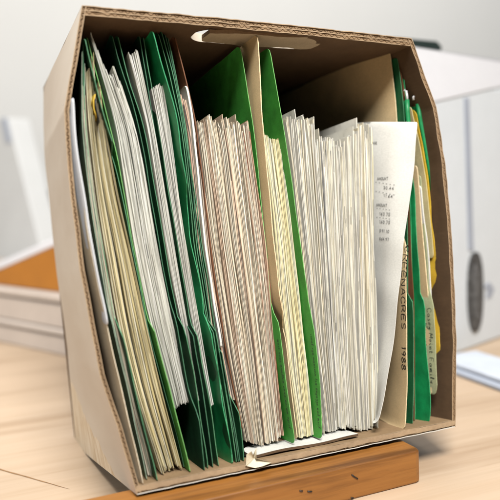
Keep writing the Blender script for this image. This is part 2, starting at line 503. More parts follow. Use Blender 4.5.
def curve(s, k=5):
    if len(s) < 3: return [(s[0][0] + (s[-1][0] - s[0][0]) * i / k, s[0][1] + (s[-1][1] - s[0][1]) * i / k) for i in range(k + 1)]
    out = []
    for i in range(len(s) - 1):
        p0, p1, p2, p3 = s[max(0, i - 1)], s[i], s[i + 1], s[min(len(s) - 1, i + 2)]
        for j in range(k):
            t = j / k
            out.append(tuple(.5 * (2 * b + (c - a) * t + (2 * a - 5 * b + 4 * c - d) * t * t + (3 * b - a - 3 * c + d) * t ** 3) * 1.0
                             for a, b, c, d in zip(p0, p1, p2, p3)))
    out.append(s[-1]); return out
def scribble(n, rnd):
    words = []
    while n > 0:
        k = rnd.randint(3, 7); words.append(''.join(rnd.choice('aeinmrstly') for _ in range(k))); n -= k
    return strokes_of(' '.join(words), .05, rnd)
def write(name, rowsurf, strokes, length, z0, z1, y0, size, width, mat, parent, off=.0005, flat=None):
    """strokes run down the left face of a sheet: advance is -z, letter tops point to -y"""
    zs = [r[0].z for r in rowsurf]
    def X(y, z):
        k = max(0, min(len(zs) - 2, next((i for i in range(len(zs) - 1) if zs[i + 1] >= z), len(zs) - 2)))
        tz = min(1, max(0, (z - zs[k]) / max(1e-9, zs[k + 1] - zs[k])))
        def xr(r):
            for a, b in zip(r, r[1:]):
                if a.y <= y <= b.y: return a.x + (b.x - a.x) * (y - a.y) / max(1e-9, b.y - a.y)
            return r[0].x
        return xr(rowsurf[k]) * (1 - tz) + xr(rowsurf[k + 1]) * tz
    mb = MB()
    sc = (z0 - z1) / max(1e-6, length)
    def P(a, b):
        z = z0 - a * sc; y = y0 - b * size
        return Vector((X(y, z) - off, y, z))
    for s in strokes:
        pts = [P(*q) for q in curve(s)]
        L = []; R_ = []
        for i, p in enumerate(pts):
            d = pts[min(i + 1, len(pts) - 1)] - pts[max(0, i - 1)]
            nn = Vector((0, -d.z, d.y))
            if nn.length < 1e-9: nn = Vector((0, 1, 0))
            nn.normalize()
            L.append(p + nn * width / 2); R_.append(p - nn * width / 2)
        mb.grid([[a, b] for a, b in zip(L, R_)], smooth=False)
    return mb.build(name, mat, parent, recalc=False)

# ================================================================== the box
def prof(pts, y): return [at(u, v, y) for u, v in pts]
LF = prof([(137, 495), (118, 430), (100, 375), (80, 272), (68, 170), (64, 110), (82, 5)], 0)
RF = prof([(456, 427), (457, 340), (455, 290), (452, 230), (446, 165), (437, 107), (412, 38)], 0)
LB = prof([(75, 445), (71, 400), (67, 350), (57, 275), (48, 190), (44, 150), (43, 88)], BOX_D)
RB = [Vector((p.x * .97, BOX_D, q.z)) for p, q in zip(RF, LB)]
def dense(ps, n):
    out = []
    d = [0]
    for a, b in zip(ps, ps[1:]): d.append(d[-1] + (b - a).length)
    for i in range(n):
        s = d[-1] * i / (n - 1)
        for k in range(len(ps) - 1):
            if d[k] <= s <= d[k + 1] + 1e-9:
                out.append(ps[k].lerp(ps[k + 1], (s - d[k]) / max(1e-9, d[k + 1] - d[k]))); break
    return out
def dense_keys(fr, bk, n):
    """same relative stations on both profiles so that creases stay at matching points"""
    out_f, out_b = [], []
    d = [0]
    for a, b in zip(fr, fr[1:]): d.append(d[-1] + (b - a).length)
    for i in range(n):
        s = d[-1] * i / (n - 1)
        for k in range(len(fr) - 1):
            if d[k] <= s <= d[k + 1] + 1e-9:
                t = (s - d[k]) / max(1e-9, d[k + 1] - d[k])
                out_f.append(fr[k].lerp(fr[k + 1], t)); out_b.append(bk[k].lerp(bk[k + 1], t)); break
    return out_f, out_b, d[-1]

def board(name, fr, bk, layers, side, mats, parent, n=120, wear=.0006, hole=None, pitch=.0066, ywear=.0012, seed=0, fillers={}):
    """a corrugated board whose mouth edge follows fr and whose far edge follows bk;
    layers: liner offsets inward from the outer face; side: +1 when inward is on the left of the profile"""
    F, B, length = dense_keys(fr, bk, n)
    nrm = []
    for i in range(n):
        d = F[min(i + 1, n - 1)] - F[max(0, i - 1)]
        nrm.append(Vector((-d.z, 0, d.x)).normalized() * side)
    mb = MB()
    def pt(i, y, off):
        t = y / BOX_D
        p = F[i].lerp(B[i], t)
        p = p + nrm[i] * off
        w = wear * noise.noise(Vector((i * .09 + seed * 7, y * 18, seed)))
        p = p + nrm[i] * w
        return Vector((p.x, y, p.z))
    lt = .0007
    YS = [0, .004, .02, .05, .09, .13, .17, .21, BOX_D]
    for li, off in enumerate(layers):
        inner = li == len(layers) - 1
        mi = 0 if li == 0 else 1
        y0s = [ywear * (.5 + .8 * noise.noise(Vector((i * .21, seed + li * 3.3, 2)))) + (.0004 * li) for i in range(n)]
        if hole is None:
            for o_, m_ in ((off, mi), (off + lt, 1 if not inner else mats_inner)):
                mb.grid([[pt(i, max(yy, y0s[i]), o_) for yy in YS] for i in range(n)], m_)
        else:
            for o_, m_ in ((off, mi), (off + lt, 1 if not inner else mats_inner)):
                for i in range(n - 1):
                    segs = [(y0s[i], y0s[i + 1], None)]
                    ha, hb = hole(pt(i, .03, 0).x), hole(pt(i + 1, .03, 0).x)
                    if ha and hb:
                        parts = [((y0s[i], ha[0]), (y0s[i + 1], hb[0])), ((ha[1], BOX_D), (hb[1], BOX_D))]
                    else:
                        parts = [((y0s[i], BOX_D), (y0s[i + 1], BOX_D))]
                    for (a0, a1), (b0, b1) in parts:
                        st = (0, .5, 1)
                        mb.grid([[pt(i, a0 + (a1 - a0) * s, o_) for s in st], [pt(i + 1, b0 + (b1 - b0) * s, o_) for s in st]], m_, smooth=True)
        mb.grid([[pt(i, y0s[i], off), pt(i, y0s[i], off + lt)] for i in range(n)], 0 if (name == 'bottom_panel' and li == 0) else 3, smooth=False)
    if hole:                                      # raw rim round the hand hole
        top = layers[-1] + lt
        for i in range(n - 1):
            ha, hb = hole(pt(i, .03, 0).x), hole(pt(i + 1, .03, 0).x)
            if ha and hb:
                for q in (0, 1):
                    mb.quad(pt(i, ha[q], 0), pt(i + 1, hb[q], 0), pt(i + 1, hb[q], top), pt(i, ha[q], top), 0 if q else 3)
            elif ha or hb:
                k, h = (i, ha) if ha else (i + 1, hb)
                mb.quad(pt(k, h[0], 0), pt(k, h[1], 0), pt(k, h[1], top), pt(k, h[0], top), 3)
    # fluting between the liners, seen at the mouth
    cyc = int(length / pitch)
    m = cyc * 8
    for a, b in zip(layers, layers[1:]):
        rows = []
        lo, hi = a + lt, b
        for k in range(m + 1):
            s = k / m * (n - 1)
            i = min(n - 2, int(s)); t = s - i
            squash = .72 + .6 * noise.noise(Vector((k * .03, seed * 3 + a * 900, 5)))
            off = (lo + hi) / 2 + (hi - lo) / 2 * math.sin((k / 8 + .55 * noise.noise(Vector((k * .045, seed, 9)))) * 2 * math.pi) * min(1, squash)
            r = []
            for yy in (.0010, .012):
                r.append(pt(i, yy, off).lerp(pt(i + 1, yy, off), t))
            rows.append(r)
        mb.grid(rows, 2, smooth=True)
        fy = fillers.get(round(a, 5), .0022)
        mb.grid([[pt(i, fy, lo - .0001), pt(i, fy, hi + .0001)] for i in range(n)], 2 if fy > .001 else 3, smooth=False)
    return mb.build(name, mats, parent, recalc=False)
mats_inner = 1
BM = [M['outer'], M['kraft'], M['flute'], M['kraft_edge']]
crate = empty('cardboard_box', (0, .1, 0))
tag(crate, 'open cardboard file box on its side crammed with folders, propped on a wooden batten', 'box')
left_panel = board('side_panel', LF, LB, (0, .0029), -1, BM, crate, seed=1, pitch=.0050, fillers={0: .0019})
left_panel['label'] = 'scuffed pale outer side panel with bowed upper half'
right_panel = board('side_panel', RF, RB, (0, .0032), 1, BM, crate, seed=2, pitch=.0055, fillers={0: .0014})
right_panel['label'] = 'brown kraft side panel seen from inside'
# top: double wall, hand hole punched in it
TF = [LF[-1].lerp(RF[-1], k / 6) + Vector((0, 0, .0012 * math.sin(k / 6 * math.pi))) for k in range(7)]
TB = [LB[-1].lerp(RB[-1], k / 6) for k in range(7)]
def hand_hole(xc, hw, yc, hh):
    def f(x):
        a = abs(x - xc)
        if a >= hw: return None
        if a < hw - hh: h = hh
        else: h = math.sqrt(max(0, hh * hh - (a - (hw - hh)) ** 2))
        return (yc - h, yc + h) if h > .001 else None
    return f
HX, HHW, HYC, HHH = -.001, .060, .0265, .0165
top_panel = board('top_panel', TF, TB, (0, .0034, .0068), -1, BM, crate, n=200, hole=hand_hole(HX, HHW, HYC, HHH), seed=3, pitch=.0058, fillers={0: .0015, .0034: .0015})
# bottom
BF = [LF[0].lerp(RF[0], k / 6) for k in range(7)]
BBk = [LB[0].lerp(RB[0], k / 6) for k in range(7)]
bottom_hole = hand_hole(.002, .056, .034, .020)
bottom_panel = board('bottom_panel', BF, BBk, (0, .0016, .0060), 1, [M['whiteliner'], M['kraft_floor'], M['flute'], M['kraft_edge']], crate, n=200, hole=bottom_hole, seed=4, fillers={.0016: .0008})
# back
mb = MB()
mb.hexa([(LB[0].x, BOX_D - .004, .0), (RB[0].x, BOX_D - .004, .0), (RB[0].x, BOX_D, 0), (LB[0].x, BOX_D, 0),
         (LB[3].x, BOX_D - .004, .2), (RB[3].x, BOX_D - .004, .2), (RB[3].x, BOX_D, .2), (LB[3].x, BOX_D, .2)], 0)
mb.hexa([(LB[3].x, BOX_D - .004, .2), (RB[3].x, BOX_D - .004, .2), (RB[3].x, BOX_D, .2), (LB[3].x, BOX_D, .2),
         (LB[-1].x, BOX_D - .004, .378), (RB[-1].x, BOX_D - .004, .378), (RB[-1].x, BOX_D, .378), (LB[-1].x, BOX_D, .378)], 0)
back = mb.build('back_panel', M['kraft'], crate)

# flap of the top hand hole, pushed in and hanging a little
def flap_mesh(xc, hw, y0, depth, z, ang, r, mats, name, t=.0034, n=40, twist=0.0, rag=0.0):
    mb = MB()
    rowsA, rowsB = [], []
    for k in range(n + 1):
        x = xc - hw + 2 * hw * k / n
        a = abs(x - xc)
        d = depth if a < hw - r else depth - (r - math.sqrt(max(0, r * r - (a - (hw - r)) ** 2)))
        d = max(d + rag * noise.noise(Vector((x * 120, 3, 1))), .0015)
        ra, rb = [], []
        for j in range(7):
            s = d * j / 6
            g = ang + twist * (x - xc) / hw
            yy = y0 + rag * .6 * noise.noise(Vector((x * 160, 9, 1))) + s * math.cos(g); zz = z - s * math.sin(g) - .0006 * math.sin(x * 90 + s * 50)
            ra.append(Vector((x, yy, zz))); rb.append(Vector((x, yy + t * math.sin(g), zz + t * math.cos(g))))
        rowsA.append(ra); rowsB.append(rb)
    mb.grid(rowsA, 0); mb.grid(rowsB, 1)
    mb.grid([[a[-1], b[-1]] for a, b in zip(rowsA, rowsB)], 2, smooth=False)
    mb.grid([[a[0], b[0]] for a, b in zip(rowsA, rowsB)], 2, smooth=False)
    mb.grid([[a, b] for a, b in zip(rowsA[0], rowsB[0])], 2, smooth=False)
    mb.grid([[a, b] for a, b in zip(rowsA[-1], rowsB[-1])], 2, smooth=False)
    return mb.build(name, mats, crate, recalc=False)
f1 = flap_mesh(HX + .006, HHW - .003, HYC - HHH - .003, .0325, at(250, 30, .01).z - .0052, rad(-1.5), .013,
          [M['chip'], M['whiteliner'], M['flute']], 'handle_flap', twist=rad(2.5), rag=.0014)
# flap of the bottom hand hole, bent up, white side showing
z0 = .0092
f2 = flap_mesh(.006, .052, .008, .028, z0, rad(-.6), .012, [M['kraft_edge'], M['whiteliner'], M['darkflute']], 'handle_flap', t=.0022, twist=rad(.3))
# torn scrap of paper at the flap's left end
mb = MB()
out = [(246, 466), (247, 455), (251, 451), (253, 455), (257, 448), (256, 458), (262, 460), (272, 463), (262, 466), (255, 468)]
pp = [at(u, v, -.0015) for u, v in out]
ctr = sum(pp, Vector()) / len(pp)
rows = []
for s in (1, .55, .02): rows.append([ctr.lerp(p, s) + Vector((0, .003 * (1 - s) + .0012 * math.sin(i * 2.1) * s, 0)) for i, p in enumerate(pp + pp[:1])])
mb.grid(rows); rows2 = [[q + Vector((.0001, .0006, 0)) for q in r] for r in rows]; mb.grid(rows2)
mb.grid([[a, b] for a, b in zip(rows[0], rows2[0])])
sc_ = mb.build('paper_scrap', M['scrap'], recalc=False)
tag(sc_, 'small torn cream paper scrap on the bottom edge of the box mouth', 'scrap')

# ================================================================== contents, left to right
DG, GR, LG, EM = M['dgreen'], M['green'], M['lgreen'], M['emerald']
YB, YT, YS_ = .0235, .007, .024           # body of covers, tabs, stacks
def tabbed(body, tab, body2=None, yb_=YB, yt=YT):
    """body points at yb_, tab points at yt, in order down the sheet"""
    p = [(u, v, yb_) for u, v in body] + [(u, v, yt) for u, v in tab]
    if body2: p += [(u, v, yb_) for u, v in body2]
    return p

o = sheet('paper_sheet', [(73, 97), (75, 125), (79, 165), (85, 200), (91, 240), (98, 275), (108, 325)], M['bluewhite'], y=-.004, mids=[(.014, [(62, 97), (63, 125), (67, 160), (73, 200), (79, 240), (87, 275), (99, 325)])], t=.0007, floor=False, seed=1)
tag(o, 'cool white sheet standing against the left side panel of the box', 'paper')
fr_, _ = folder('beige card folder showing low down beside the left side panel', [
    dict(pts=[(76, 150), (84, 205), (92, 255), (104, 312), (118, 375), (134, 440), (144, 487)], mat=M['beige'], y=.0, mids=[(.016, [(66, 150), (74, 205), (82, 255), (94, 312), (107, 375), (123, 440), (134, 487)])])])
folder('faded grey green folder second from the left panel, with a dark low tab', [
    dict(pts=tabbed([(83, 50), (81, 90), (82, 125), (90, 200), (98, 250), (107, 300)], [(112, 322), (127, 385), (141, 450), (149, 487)], yb_=.016, yt=.010), mat=M['greygreen']),
    dict(pts=tabbed([(84, 42), (83, 90), (85, 125), (94, 200), (104, 255), (114, 318)], [(123, 336), (137, 398), (150, 450), (159, 488)], yb_=.018, yt=.001), mat=GR),
    dict(pts=[(85, 62), (84, 125), (93, 200), (101, 252), (112, 320), (130, 392), (153, 484)], mat=M['greygreen'], y=.019)])
stack('thin sheaf of grey paper inside the faded green folder', [(82, 92), (83, 125), (91, 200), (99, 250), (110, 318), (128, 392), (150, 484)],
      [(85, 92), (86, 125), (95, 200), (104, 252), (116, 320), (133, 392), (156, 484)], 9, PAL_TAN, y=.02, seed=3)
stack('thick sheaf of yellowed paper with ragged upper edges, leaning at the far left', [(86, 74), (88, 125), (97, 200), (106, 255), (119, 330), (136, 400), (162, 481)],
      [(100, 92), (104, 130), (117, 200), (131, 255), (146, 325), (161, 390), (184, 478)], 44, PAL_CREAM, y=.020, dark=.04, ragged=.006,
      darkcol=lin(120, 100, 60), seed=4, curl=.0015, yj=.0022)
# yellow note with a dark strip
o, RS = sheet('sticky_note', [(94, 93), (93, 100), (95, 108), (98, 117)], M['yellow'], y=.004, yb=.05, t=.0005, ret=True, floor=False, wav=.0012, seed=9)
tag(o, 'small curled yellow note with a dark strip, stuck among the yellowed papers', 'note')
o2 = sheet('dark_strip', [(96, 98), (95.5, 104), (97, 110), (100, 122)], M['blackbits'], y=.004, yb=.03, t=.0008, parent=o, floor=False, seed=10)

folder('dark green folder with a long upper tab, between yellowed and white papers', [
    dict(pts=tabbed([], [(84, 38), (90, 62), (99, 98), (108, 132), (112, 143)], [(113, 152), (133, 250), (147, 325), (164, 388), (186, 474)], yb_=.024), mat=GR, rc=.003),
    dict(pts=tabbed([(87, 36), (101, 92), (116, 146), (134, 250), (147, 318)], [(154, 332), (166, 375), (180, 430), (192, 481)]), mat=LG)])
stack('white paper sheaf with a sloping grey top edge', [(90, 40), (102, 80), (114, 125), (134, 250), (150, 325), (166, 380), (174, 410)],
      [(108, 72), (126, 126), (147, 250), (162, 325), (175, 380), (180, 404)], 26, PAL_WHITE, y=.0210, yp=.0235, dark=.02, ragged=.004, yj=.0009, seed=5)
stack('white paper sheaf with a rounded corner at its top', [(109, 74), (127, 126), (147, 250), (162, 325), (175, 380), (181, 406)],
      [(123, 79), (138, 125), (158, 250), (172, 320), (184, 375), (190, 402)], 24, PAL_WHITE, y=.0210, yp=.0235, dark=.02, ragged=.004, yj=.0009, seed=6,
      topfn=lambda t: -.03 * abs(t - .35) ** 2 * 2)
folder('dark green folder with a broad near black low tab in front of white paper', [
    dict(pts=[(111, 34, YB), (125, 80, YB), (139, 125, YB), (159, 245, YB), (170, 302, YB), (177, 322, .011), (185, 372, .011), (190, 395, .011), (199, 418, .002), (206, 478, .003)], mat=DG),
    dict(pts=tabbed([(117, 35), (130, 85), (144, 125), (165, 250), (178, 318)], [(185, 330), (196, 385), (209, 477)]), mat=GR)])
stack('narrow sheaf of white paper between two dark green folders', [(127, 56), (146, 125), (166, 250), (185, 345), (196, 402)],
      [(137, 52), (152, 125), (173, 250), (190, 345), (201, 400)], 14, PAL_WHITE, y=.0210, yp=.0235, dark=.02, ragged=.002, seed=7)
folder('dark green folder with a slim pointed low tab, left of centre', [
    dict(pts=tabbed([(139, 35), (154, 125), (173, 250), (186, 322)], [(192, 335), (202, 385), (214, 477)]), mat=DG),
    dict(pts=tabbed([(143, 36), (158, 125), (178, 250), (191, 322)], [(197, 338), (208, 390), (220, 476)]), mat=GR)])
stack('sheaf of pale grey paper beside the crumpled green folder', [(151, 92), (158, 125), (179, 250), (196, 350), (207, 408)],
      [(162, 85), (169, 125), (187, 250), (204, 350), (214, 405)], 18, PAL_WHITE, y=.0210, yp=.0235, dark=.05, ragged=.002, seed=8)
folder('crumpled bright green folder with a long upper tab and a low tab', [
    dict(pts=[(151, 30, .008), (160, 60, .008), (171, 95, .008), (180, 130, .008), (183, 165, .009), (184, 182, .012), (186, 200, YB), (193, 250, YB), (204, 318, YB), (210, 328, YT), (219, 375, YT), (233, 473, YT)], mat=EM, crumple=.0012),
    dict(pts=tabbed([(157, 32), (170, 75), (181, 125), (189, 190), (195, 250), (207, 320)], [(213, 334), (221, 385), (235, 473)]), mat=GR)])
folder('thin dark green folder, third last before the cream paper', [
    dict(pts=tabbed([(161, 30), (173, 75), (183, 125), (197, 250), (209, 320)], [(216, 332), (226, 390), (238, 472)]), mat=GR),
    dict(pts=tabbed([(164, 33), (176, 78), (186, 135), (199, 250), (212, 330)], [(218, 345), (228, 400), (240, 471)]), mat=DG)])
folder('thin dark green folder with a square low tab beside the cream paper', [
    dict(pts=tabbed([(167, 36), (180, 95), (187, 140), (201, 250), (214, 340)], [(221, 352), (231, 405), (242, 470)]), mat=DG),
    dict(pts=tabbed([(169, 42), (183, 110), (190, 160), (203, 250), (219, 352), (228, 392)], [(239, 412), (242, 440), (245, 468)]), mat=GR)])
o = sheet('card_divider', [(174, 36), (186, 80), (196, 122), (211, 250), (226, 350), (243, 430)], M['kraftfolder'], y=.022, t=.0009, seed=12, floor=False)
tag(o, 'thin brown card divider rising above the papers left of centre', 'divider')
stack('pinkish sheaf of worn paper beside the brown divider', [(180, 96), (188, 130), (199, 250), (213, 345), (226, 405)],
      [(192, 112), (197, 135), (210, 250), (226, 350), (235, 402)], 13, PAL_PINK, dark=.08, ragged=.004, seed=13, y=.026)
o = sheet('paper_slip', [(186, 85), (191, 108), (194, 130), (206, 250), (222, 348)], M['page'], y=.0205, t=.0016, floor=False, seed=14)
tag(o, 'narrow white paper slip standing between green folders and pinkish paper', 'paper')

stack('cream sheaf of paper, leftmost of the ragged topped stacks', [(195, 121), (213, 250), (229, 350), (247, 444)],
      [(219, 124), (222, 135), (236, 250), (250, 350), (262, 449)], 36, PAL_TAN, dark=.07, ragged=.0035, marks=0.02, seed=15, tall=.06, curl=.001, yj=.002, darkcol=(.16, .13, .11))
stack('cream sheaf of paper with a raised tuft at its top, left of the manila tab', [(220, 121), (237, 250), (251, 350), (262, 449)],
      [(240, 124), (256, 250), (267, 350), (279, 453)], 30, PAL_TAN, dark=.06, ragged=.0045, marks=0.02, seed=16, tall=.08, curl=.001, yj=.002, darkcol=(.2, .16, .13))
stack('pinkish tan sheaf of paper against the green folder left of the manila tab', [(238, 126), (256, 250), (267, 350), (277, 449)],
      [(250, 126), (266, 250), (275, 350), (284, 436)], 20, PAL_PINK[:4] + PAL_TAN[:4], dark=.05, ragged=.004, seed=17, yj=.002, darkcol=lin(150, 90, 70))

_, o1 = folder('green folder standing tall just left of the long manila tab', [
    dict(pts=[(240, 45, YB), (246, 78, YB), (251, 110, YB), (256, 150, YB), (262, 210, YB), (268, 265, YB), (272, 308, YB), (279, 324, .010), (286, 380, .010), (297, 459, .010)], mat=LG, rc=.007),])
s_, ln = scribble(26, random.Random(4))
write('handwriting', o1[0][1], s_, ln, at(281, 340, .01).z, at(293, 430, .01).z, .017, .0042, .00036, M['pen'], _)
folder('tan manila folder with a long upper tab in the middle of the box', [
    dict(pts=[(257, 34, .006), (259, 50, .008), (260, 75, .009), (263, 125, .009), (268, 180, .009), (273, 230, .009), (280, 305, .009), (282, 314, .012), (284, 326, YB), (291, 385, YB), (299, 452, YB)], mat=M['manila'], rc=.005, t=.0009)])
stack('pale yellow sheaf of paper between the manila tab and the bright green folder', [(264, 140), (275, 225), (282, 300), (291, 380), (301, 448)],
      [(281, 141), (291, 225), (300, 300), (308, 370), (314, 443)], 30, PAL_YEL, dark=.012, ragged=.002, marks=0.012, seed=18, y=.024)
_, o1 = folder('bright green folder standing tall right of the pale yellow paper', [
    dict(pts=[(269, 47, .012), (272, 62, .012), (277, 92, .012), (283, 125, .012), (289, 165, .012), (298, 225, .012), (308, 300, .012), (314, 330, .007), (321, 385, .007), (323, 448, .009)], mat=LG, rc=.006)])
s_, ln = scribble(30, random.Random(7))
write('handwriting', o1[0][1], s_, ln, at(310, 335, .007).z, at(321, 430, .007).z, .0145, .0042, .00036, M['pen'], _)

stack('cream sheaf of paper with grey flecks just right of the bright green folder', [(285, 119), (297, 225), (308, 325), (324, 444)],
      [(315, 124), (321, 225), (327, 325), (336, 447)], 40, PAL_MIX, dark=.09, ragged=.0035, marks=0.035, seed=19, tall=.03, curl=.001, yj=.0022, darkcol=(.20, .195, .19))
stack('low topped white sheaf of paper with dark streaks, right of centre', [(315, 139), (322, 225), (328, 325), (337, 447)],
      [(331, 141), (334, 225), (339, 325), (347, 448)], 22, PAL_COOL, dark=.10, ragged=.004, marks=0.04, seed=20, tall=.03, curl=.001, yj=.002, darkcol=(.20, .20, .195))
stack('lowest topped white sheaf of paper right of centre', [(331, 148), (335, 225), (340, 325), (348, 447)],
      [(353, 147), (354, 225), (357, 325), (363, 440)], 32, PAL_COOL, dark=.09, ragged=.004, marks=0.04, seed=21, tall=.03, curl=.001, yj=.002, darkcol=(.21, .21, .21))
stack('uneven sheaf of white and yellow paper beside the printed page', [(353, 124), (355, 225), (358, 325), (364, 438)],
      [(372, 134), (375, 225), (378, 325), (379, 424)], 24, PAL_COOL + PAL_MIX + PAL_YEL[:1], dark=.05, ragged=.006, marks=0.03, seed=22, tall=.05, yj=.0012, darkcol=(.42, .42, .40))
# printed page curling out of the stack
pg = sheet('printed_page', [(418, 121), (414, 160), (408, 210), (403, 250), (398, 300), (391, 360), (384, 400), (377, 424)], M['page'], y=.003, t=.0004,
           mids=[(.026, [(396, 121), (394, 160), (391, 210), (388, 250), (385, 300), (381, 360), (376, 424)]),
                 (.06, [(359, 121), (366, 160), (370, 210), (372, 250), (373, 300), (372, 360), (370, 424)])],
           rc=.005, crumple=.0010, seed=23, ret=True, drop=-.22)
pgo, PR = pg
tag(pgo, 'white printed page curling forward out of the paper at the right', 'page')
def print_on(rows, items, parent, mat):
    """typed words on the page's left face: advance along -y, letter tops to +z"""
    def surf(y, z):
        def at_y(r):
            for a, b in zip(r, r[1:]):
                if a.y <= y <= b.y:
                    t = (y - a.y) / max(1e-9, b.y - a.y); return a.lerp(b, t)
            return r[0]
        lo, hi = 0, len(rows) - 1
        while hi - lo > 1:                        # rows climb, so bisect for the one at height z
            m = (lo + hi) // 2
            if at_y(rows[m]).z > z: hi = m
            else: lo = m
        p, q = at_y(rows[lo]), at_y(rows[hi])
        t = min(1, max(0, (z - p.z) / max(1e-9, q.z - p.z)))
        return p.x + (q.x - p.x) * t
    inv = CAM_BOX.inverted()
    def find(u, v):                               # point of the page's face at photo point (u, v)
        best = None
        for k in range(400):
            y = .004 + .10 * k / 399
            p = at(u, v, y)
            e = abs(surf(y, p.z) - p.x)
            if best is None or e < best[0]: best = (e, p)
        return best[1]
    for text, ua, va, ub, vb, hgt in items:
        pa, pb = find(ua, va), find(ub, vb)
        mb = MB()
        st, ln = strokes_of(text, .0, random.Random(3))
        for s in st:
            ss = []
            for a, b in zip(s, s[1:]):
                for k in range(3): ss.append((a[0] + (b[0] - a[0]) * k / 3, a[1] + (b[1] - a[1]) * k / 3))
            ss.append(s[-1])
            pts = []
            for a, b in ss:
                t = a / ln
                y = pa.y + (pb.y - pa.y) * t; z = pa.z + (pb.z - pa.z) * t + b * hgt
                pts.append(Vector((surf(y, z) - .0007, y, z)))
            w = .0005
            L, Rr = [], []
            for i, p in enumerate(pts):
                d = pts[min(i + 1, len(pts) - 1)] - pts[max(0, i - 1)]
                d.x = 0
                nn = Vector((0, -d.z, d.y))
                nn = nn.normalized() if nn.length > 1e-9 else Vector((0, 0, 1))
                L.append(p + nn * w / 2); Rr.append(p - nn * w / 2)
            mb.grid([[a, b] for a, b in zip(L, Rr)], smooth=False)
        mb.build('printed_line', mat, parent, recalc=False)
print_on(PR, [
    ('PAGE', 371, 144, 378, 144, .0022),
    ('AMOUNT', 378, 180, 389, 180, .0028), ('- - - - - -', 376, 183, 396, 186, .002),
    ('30.44', 384, 189, 395, 190, .0028), ('- - - - - -', 376, 192, 396, 196, .002),
    ('11.64', 384, 197, 394, 198, .0028),
    ('AMOUNT', 377, 206, 388, 207, .0028), ('- - - - -', 377, 209, 391, 211, .002),
    ('163.75', 380, 215, 391, 216, .0028), ('- - - - -', 377, 218, 391, 220, .002),
    ('160.75', 380, 223, 391, 224, .0028),
    ('$91.10', 380, 232, 390, 233, .0028), ('$64.97', 380, 240, 390, 241, .0028)], pgo, M['print'])

# large manila folder, its tab written with marker
_, o1 = folder('large manila folder with handwritten tab, its tall back rising at the right', [
    dict(pts=[(389, 47, .030), (393, 75, .031), (397, 118, .034), (401, 180, .036), (403, 228, .034), (405, 250, .010), (406.5, 300, .006), (407, 350, .006), (407, 400, .006), (405, 434, .005)],
         mat=M['manila'], rc=.006, t=.0009, crumple=.0003, mids=[(.085, [(352, 62), (356, 90), (361, 118), (368, 180), (371, 235), (376, 300), (377, 350), (376, 400), (374, 424)])], seed=2)])
mroot = _
s_, ln = strokes_of('GREENACRES', .03, random.Random(5))
write('handwriting', o1[0][1], s_, ln, at(404, 246, .009).z, at(405, 331, .009).z, .0145, .0070, .0012, M['ink'], mroot)
s_, ln = strokes_of('1988', .03, random.Random(6))
write('handwriting', o1[0][1], s_, ln, at(404, 346, .009).z, at(405, 372, .009).z, .0145, .0070, .0012, M['ink'], mroot)

folder('dark green folder just right of the handwritten manila tab', [
    dict(pts=tabbed([(397, 57), (402, 90), (405, 118), (407, 200), (408, 250), (408, 294)], [(413, 303), (414, 350), (413, 428)], yb_=.025, yt=.017), mat=GR),
    dict(pts=[(399, 62), (405, 95), (407, 130), (411, 250), (414, 300), (415, 425)], mat=M['kraftfolder'], y=.026),
    dict(pts=tabbed([(402, 66), (406, 95), (408, 130), (412, 250), (415, 420)], [], yb_=.027), mat=EM)])
o = sheet('paper_sheet', [(414, 300), (416, 330), (417, 380), (417, 422)], M['greygreen'], y=.036, t=.001, seed=31)
tag(o, 'grey green paper edge between dark green and emerald folders', 'paper')

def hanging(label, pts, mat, y, rod_top, rod_bot, hook, seed, crumple=.0006):
    p3 = to3(pts, y)
    lo = min(p3, key=lambda p: p.z)
    root = empty('hanging_folder', (lo.x, .1, lo.z)); tag(root, label, 'folder', 'folders packed in the cardboard box')
    o = sheet('cover', pts, mat, y=y, parent=root, crumple=crumple, seed=seed)
    mb = MB()
    rt = to3(rod_top, y - .001)
    mb.tube(rt, .0023, n=10)
    mb.build('rod_sleeve', mat, root, recalc=True)
    mb = MB(); hk = to3(hook, y - .001)
    mb.tube(hk, .0012, n=8)
    mb.build('rod_hook', M['metal'], root)
    if rod_bot:
        mb = MB(); rb = to3(rod_bot, y + .01)
        mb.tube(rb, .0017, n=8); mb.build('rod_hook', M['metal'], root)
    return root
hanging('emerald hanging folder with a creased low tab and a straight metal hook', [(407, 100, .021), (409, 125, .021), (413, 180, .021), (417, 230, .021), (419.5, 265, .021), (421, 294, .021), (425, 303, .014), (426, 340, .014), (428, 380, .013), (430, 405, .012), (429, 421, .014)],
        EM, .022, [(407, 100), (407.5, 112), (409, 128), (410, 150)], None, [(407.5, 101), (407, 96), (406.5, 91), (404.5, 90)], 41, .001)
o = sheet('paper_sheet', [(417, 165), (421, 210), (425, 260), (429, 300), (432, 395)], M['manila'], y=.0216, t=.001, seed=32, floor=False)
tag(o, 'tan sheet edge between the emerald folder and the pale green tab', 'paper')
o = sheet('paper_sheet', [(421, 185), (425, 225), (429, 262), (431, 298), (432, 330)], M['page'], y=.0218, t=.001, seed=33, floor=False)
tag(o, 'white sheet edge above the pale green handwritten tab', 'paper')
_, o1 = folder('pale green folder with cursive handwriting on its low tab', [
    dict(pts=[(421, 175, .022), (425.5, 240, .022), (429, 285, .022), (433.5, 306, .014), (435, 330, .014), (436, 360, .014), (437, 385, .014), (436, 395, .017)], mat=M['palegreen'], rc=.004, floor=False)])
s_, ln = strokes_of('Casey Meint Family', .03, random.Random(8))
write('handwriting', o1[0][1], s_, ln, at(433, 308, .018).z, at(436, 384, .018).z, .0225, .0055, .0005, M['pen'], _)
s_, ln = scribble(14, random.Random(9))
write('handwriting', o1[0][1], s_, ln, at(431, 307, .022).z, at(434, 350, .022).z, .0290, .0040, .00045, M['pen'], _)
